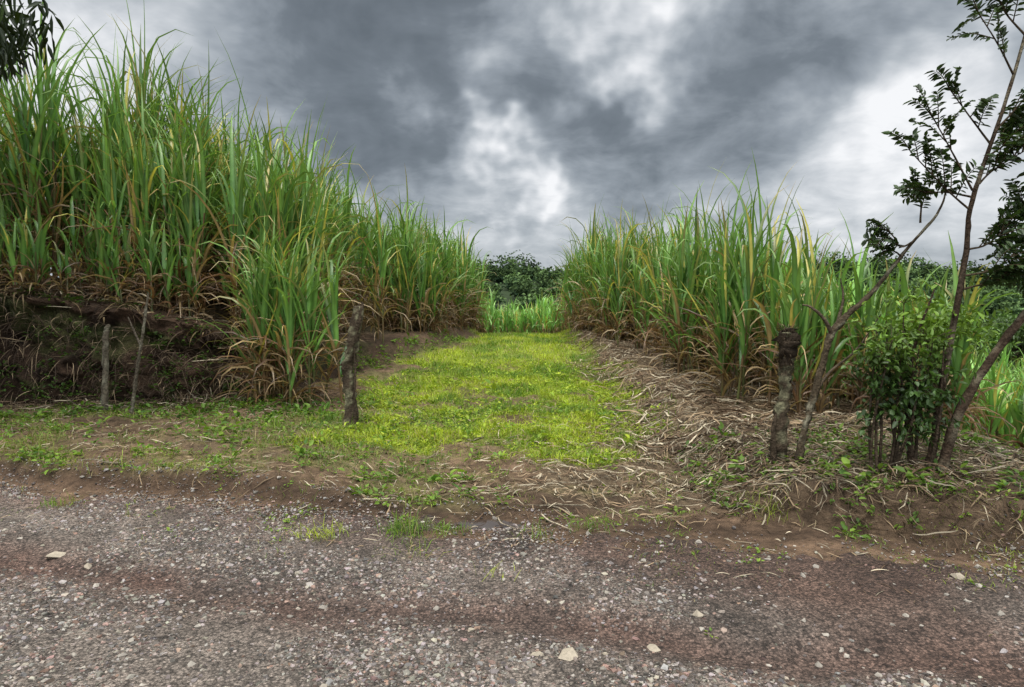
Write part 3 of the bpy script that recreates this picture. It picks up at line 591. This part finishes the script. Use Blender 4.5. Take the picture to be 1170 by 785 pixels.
# ------------------------------------------------------------------ world
SUN_EL, SUN_AZ = math.radians(66), math.radians(200)
w = bpy.data.worlds.new("World"); bpy.context.scene.world = w; w.use_nodes = True
nt = w.node_tree; N = nt.nodes; K = nt.links; N.clear()
def nd(t, **kw):
    n_ = N.new(t)
    for k_, v_ in kw.items(): setattr(n_, k_, v_)
    return n_
def math_(op, a, b=None):
    n_ = nd("ShaderNodeMath", operation=op)
    for i_, q in enumerate((a, b)):
        if q is None: continue
        if isinstance(q, (int, float)): n_.inputs[i_].default_value = q
        else: K.new(q, n_.inputs[i_])
    return n_.outputs[0]
def vmath(op, a, b=None, s=None):
    n_ = nd("ShaderNodeVectorMath", operation=op)
    for i_, q in enumerate((a, b)):
        if q is None: continue
        if isinstance(q, (tuple, list)): n_.inputs[i_].default_value = q
        else: K.new(q, n_.inputs[i_])
    if s is not None:
        if isinstance(s, (int, float)): n_.inputs["Scale"].default_value = s
        else: K.new(s, n_.inputs["Scale"])
    return n_
tc = nd("ShaderNodeTexCoord"); D = tc.outputs["Generated"]
sep = nd("ShaderNodeSeparateXYZ"); K.new(D, sep.inputs[0]); Z = sep.outputs[2]
def noise(vec, scale, detail, rough=.55, dist=0.0):
    n_ = nd("ShaderNodeTexNoise"); n_.inputs["Scale"].default_value = scale; n_.inputs["Detail"].default_value = detail; n_.inputs["Roughness"].default_value = rough; n_.inputs["Distortion"].default_value = dist
    K.new(vec, n_.inputs["Vector"]); return n_
den = math_('ADD', math_('MAXIMUM', Z, 0.0), 0.35); inv = math_('DIVIDE', 1.0, den)
Pv = vmath('SCALE', D, s=inv).outputs[0]
wn = noise(D, 4.2, 4, .62)
wv = vmath('SCALE', vmath('SUBTRACT', wn.outputs["Color"], (.5, .5, .5)).outputs[0], s=.46).outputs[0]
DW = vmath('ADD', D, wv).outputs[0]
def skydir(az, el):
    a, e = math.radians(az), math.radians(el); return (math.sin(a) * math.cos(e), math.cos(a) * math.cos(e), math.sin(e))
def fromshot(px, py):
    x = (px - 585) / 780; v = (392.5 - py) / 780; p = math.radians(3.45)
    d = Vector((x, math.cos(p) + v * math.sin(p), -math.sin(p) + v * math.cos(p))); d.normalize()
    return skydir(math.degrees(math.atan2(d.x, d.y)), math.degrees(math.asin(d.z)))
blobs = [(300, 60, 280, -.28), (480, 120, 170, -.24), (870, 105, 190, -.34), (680, 150, 140, -.28), (1040, 10, 110, -.10), (430, 20, 170, -.14),
         (745, 30, 90, .66), (568, 215, 60, .62), (90, 0, 200, .5), (1110, 260, 260, .22), (1110, 130, 160, .28), (610, 85, 55, .28), (980, 200, 130, .12), (400, 205, 90, .28), (790, 215, 130, .14), (640, 240, 110, .14), (40, 200, 200, .2), (585, 300, 260, .16)]
acc = None
for px_, py_, rad_, amp in blobs:
    dn = vmath('DISTANCE', DW, fromshot(px_, py_)).outputs["Value"]
    m_ = nd("ShaderNodeMapRange", interpolation_type='SMOOTHSTEP'); K.new(dn, m_.inputs[0]); m_.inputs[1].default_value = rad_ / 780 * 1.1; m_.inputs[2].default_value = 0; m_.inputs[3].default_value = 0; m_.inputs[4].default_value = amp
    acc = m_.outputs[0] if acc is None else math_('ADD', acc, m_.outputs[0])
n1 = noise(Pv, 1.7, 6, .60, .3).outputs[0]; n2 = noise(Pv, 5.5, 5, .6, .4).outputs[0]
v = math_('ADD', math_('ADD', acc, .53), math_('MULTIPLY', math_('SUBTRACT', n1, .5), .9)); v = math_('ADD', v, math_('MULTIPLY', math_('SUBTRACT', n2, .5), .62))
cr = nd("ShaderNodeValToRGB"); K.new(v, cr.inputs[0]); el = cr.color_ramp.elements
el[0].position = 0.0; el[0].color = (.125, .148, .170, 1); el[1].position = 1.0; el[1].color = (.96, .97, .99, 1)
for p_, c_ in [(.25, (.185, .214, .245)), (.45, (.31, .348, .39)), (.62, (.46, .50, .54)), (.8, (.68, .71, .745))]:
    e_ = el.new(p_); e_.color = (*c_, 1)
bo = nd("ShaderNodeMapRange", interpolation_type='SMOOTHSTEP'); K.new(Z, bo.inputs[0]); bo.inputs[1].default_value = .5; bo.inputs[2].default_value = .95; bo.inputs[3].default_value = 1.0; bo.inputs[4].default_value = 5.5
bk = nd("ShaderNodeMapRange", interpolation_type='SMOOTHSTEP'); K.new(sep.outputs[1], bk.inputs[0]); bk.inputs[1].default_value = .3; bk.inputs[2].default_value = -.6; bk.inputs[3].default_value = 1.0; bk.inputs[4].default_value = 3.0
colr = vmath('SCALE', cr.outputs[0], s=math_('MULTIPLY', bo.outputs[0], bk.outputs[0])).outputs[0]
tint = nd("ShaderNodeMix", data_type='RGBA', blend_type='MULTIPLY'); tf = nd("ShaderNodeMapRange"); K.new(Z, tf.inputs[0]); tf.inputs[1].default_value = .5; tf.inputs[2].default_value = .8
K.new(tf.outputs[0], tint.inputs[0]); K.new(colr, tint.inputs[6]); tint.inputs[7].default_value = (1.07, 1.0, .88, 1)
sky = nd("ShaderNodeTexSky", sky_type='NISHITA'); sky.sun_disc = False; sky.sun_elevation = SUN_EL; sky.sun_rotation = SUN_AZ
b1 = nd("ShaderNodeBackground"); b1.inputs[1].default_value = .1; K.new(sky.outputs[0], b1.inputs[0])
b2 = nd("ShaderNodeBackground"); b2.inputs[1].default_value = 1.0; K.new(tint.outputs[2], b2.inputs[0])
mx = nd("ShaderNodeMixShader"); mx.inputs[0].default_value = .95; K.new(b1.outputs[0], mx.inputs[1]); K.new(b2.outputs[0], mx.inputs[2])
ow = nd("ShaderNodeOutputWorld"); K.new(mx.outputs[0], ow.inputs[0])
try:
    w.cycles.sampling_method = 'MANUAL'; w.cycles.sample_map_resolution = 512
except Exception as ex: print(ex)
sd = bpy.data.lights.new("sun", 'SUN'); sd.energy = 1.5; sd.angle = math.radians(12); sd.color = (1, .95, .86)
so = bpy.data.objects.new("sun", sd); bpy.context.scene.collection.objects.link(so)
dv = Vector((math.sin(SUN_AZ) * math.cos(SUN_EL), math.cos(SUN_AZ) * math.cos(SUN_EL), math.sin(SUN_EL)))
so.rotation_euler = dv.to_track_quat('Z', 'Y').to_euler(); so.location = (0, 0, 30)
# ------------------------------------------------------------------ camera
cd = bpy.data.cameras.new("camera"); cd.sensor_width = 36; cd.lens = 24; cd.clip_end = 5000
co = bpy.data.objects.new("camera", cd); bpy.context.scene.collection.objects.link(co)
co.location = (0, 0, 1.6); co.rotation_euler = (math.radians(90 - 3.45), 0, 0)
bpy.context.scene.camera = co
s = bpy.context.scene; s.view_settings.view_transform = 'Standard'; s.view_settings.look = 'None'; s.view_settings.exposure = 0
print("verts total", sum(len(m.vertices) for m in bpy.data.meshes))
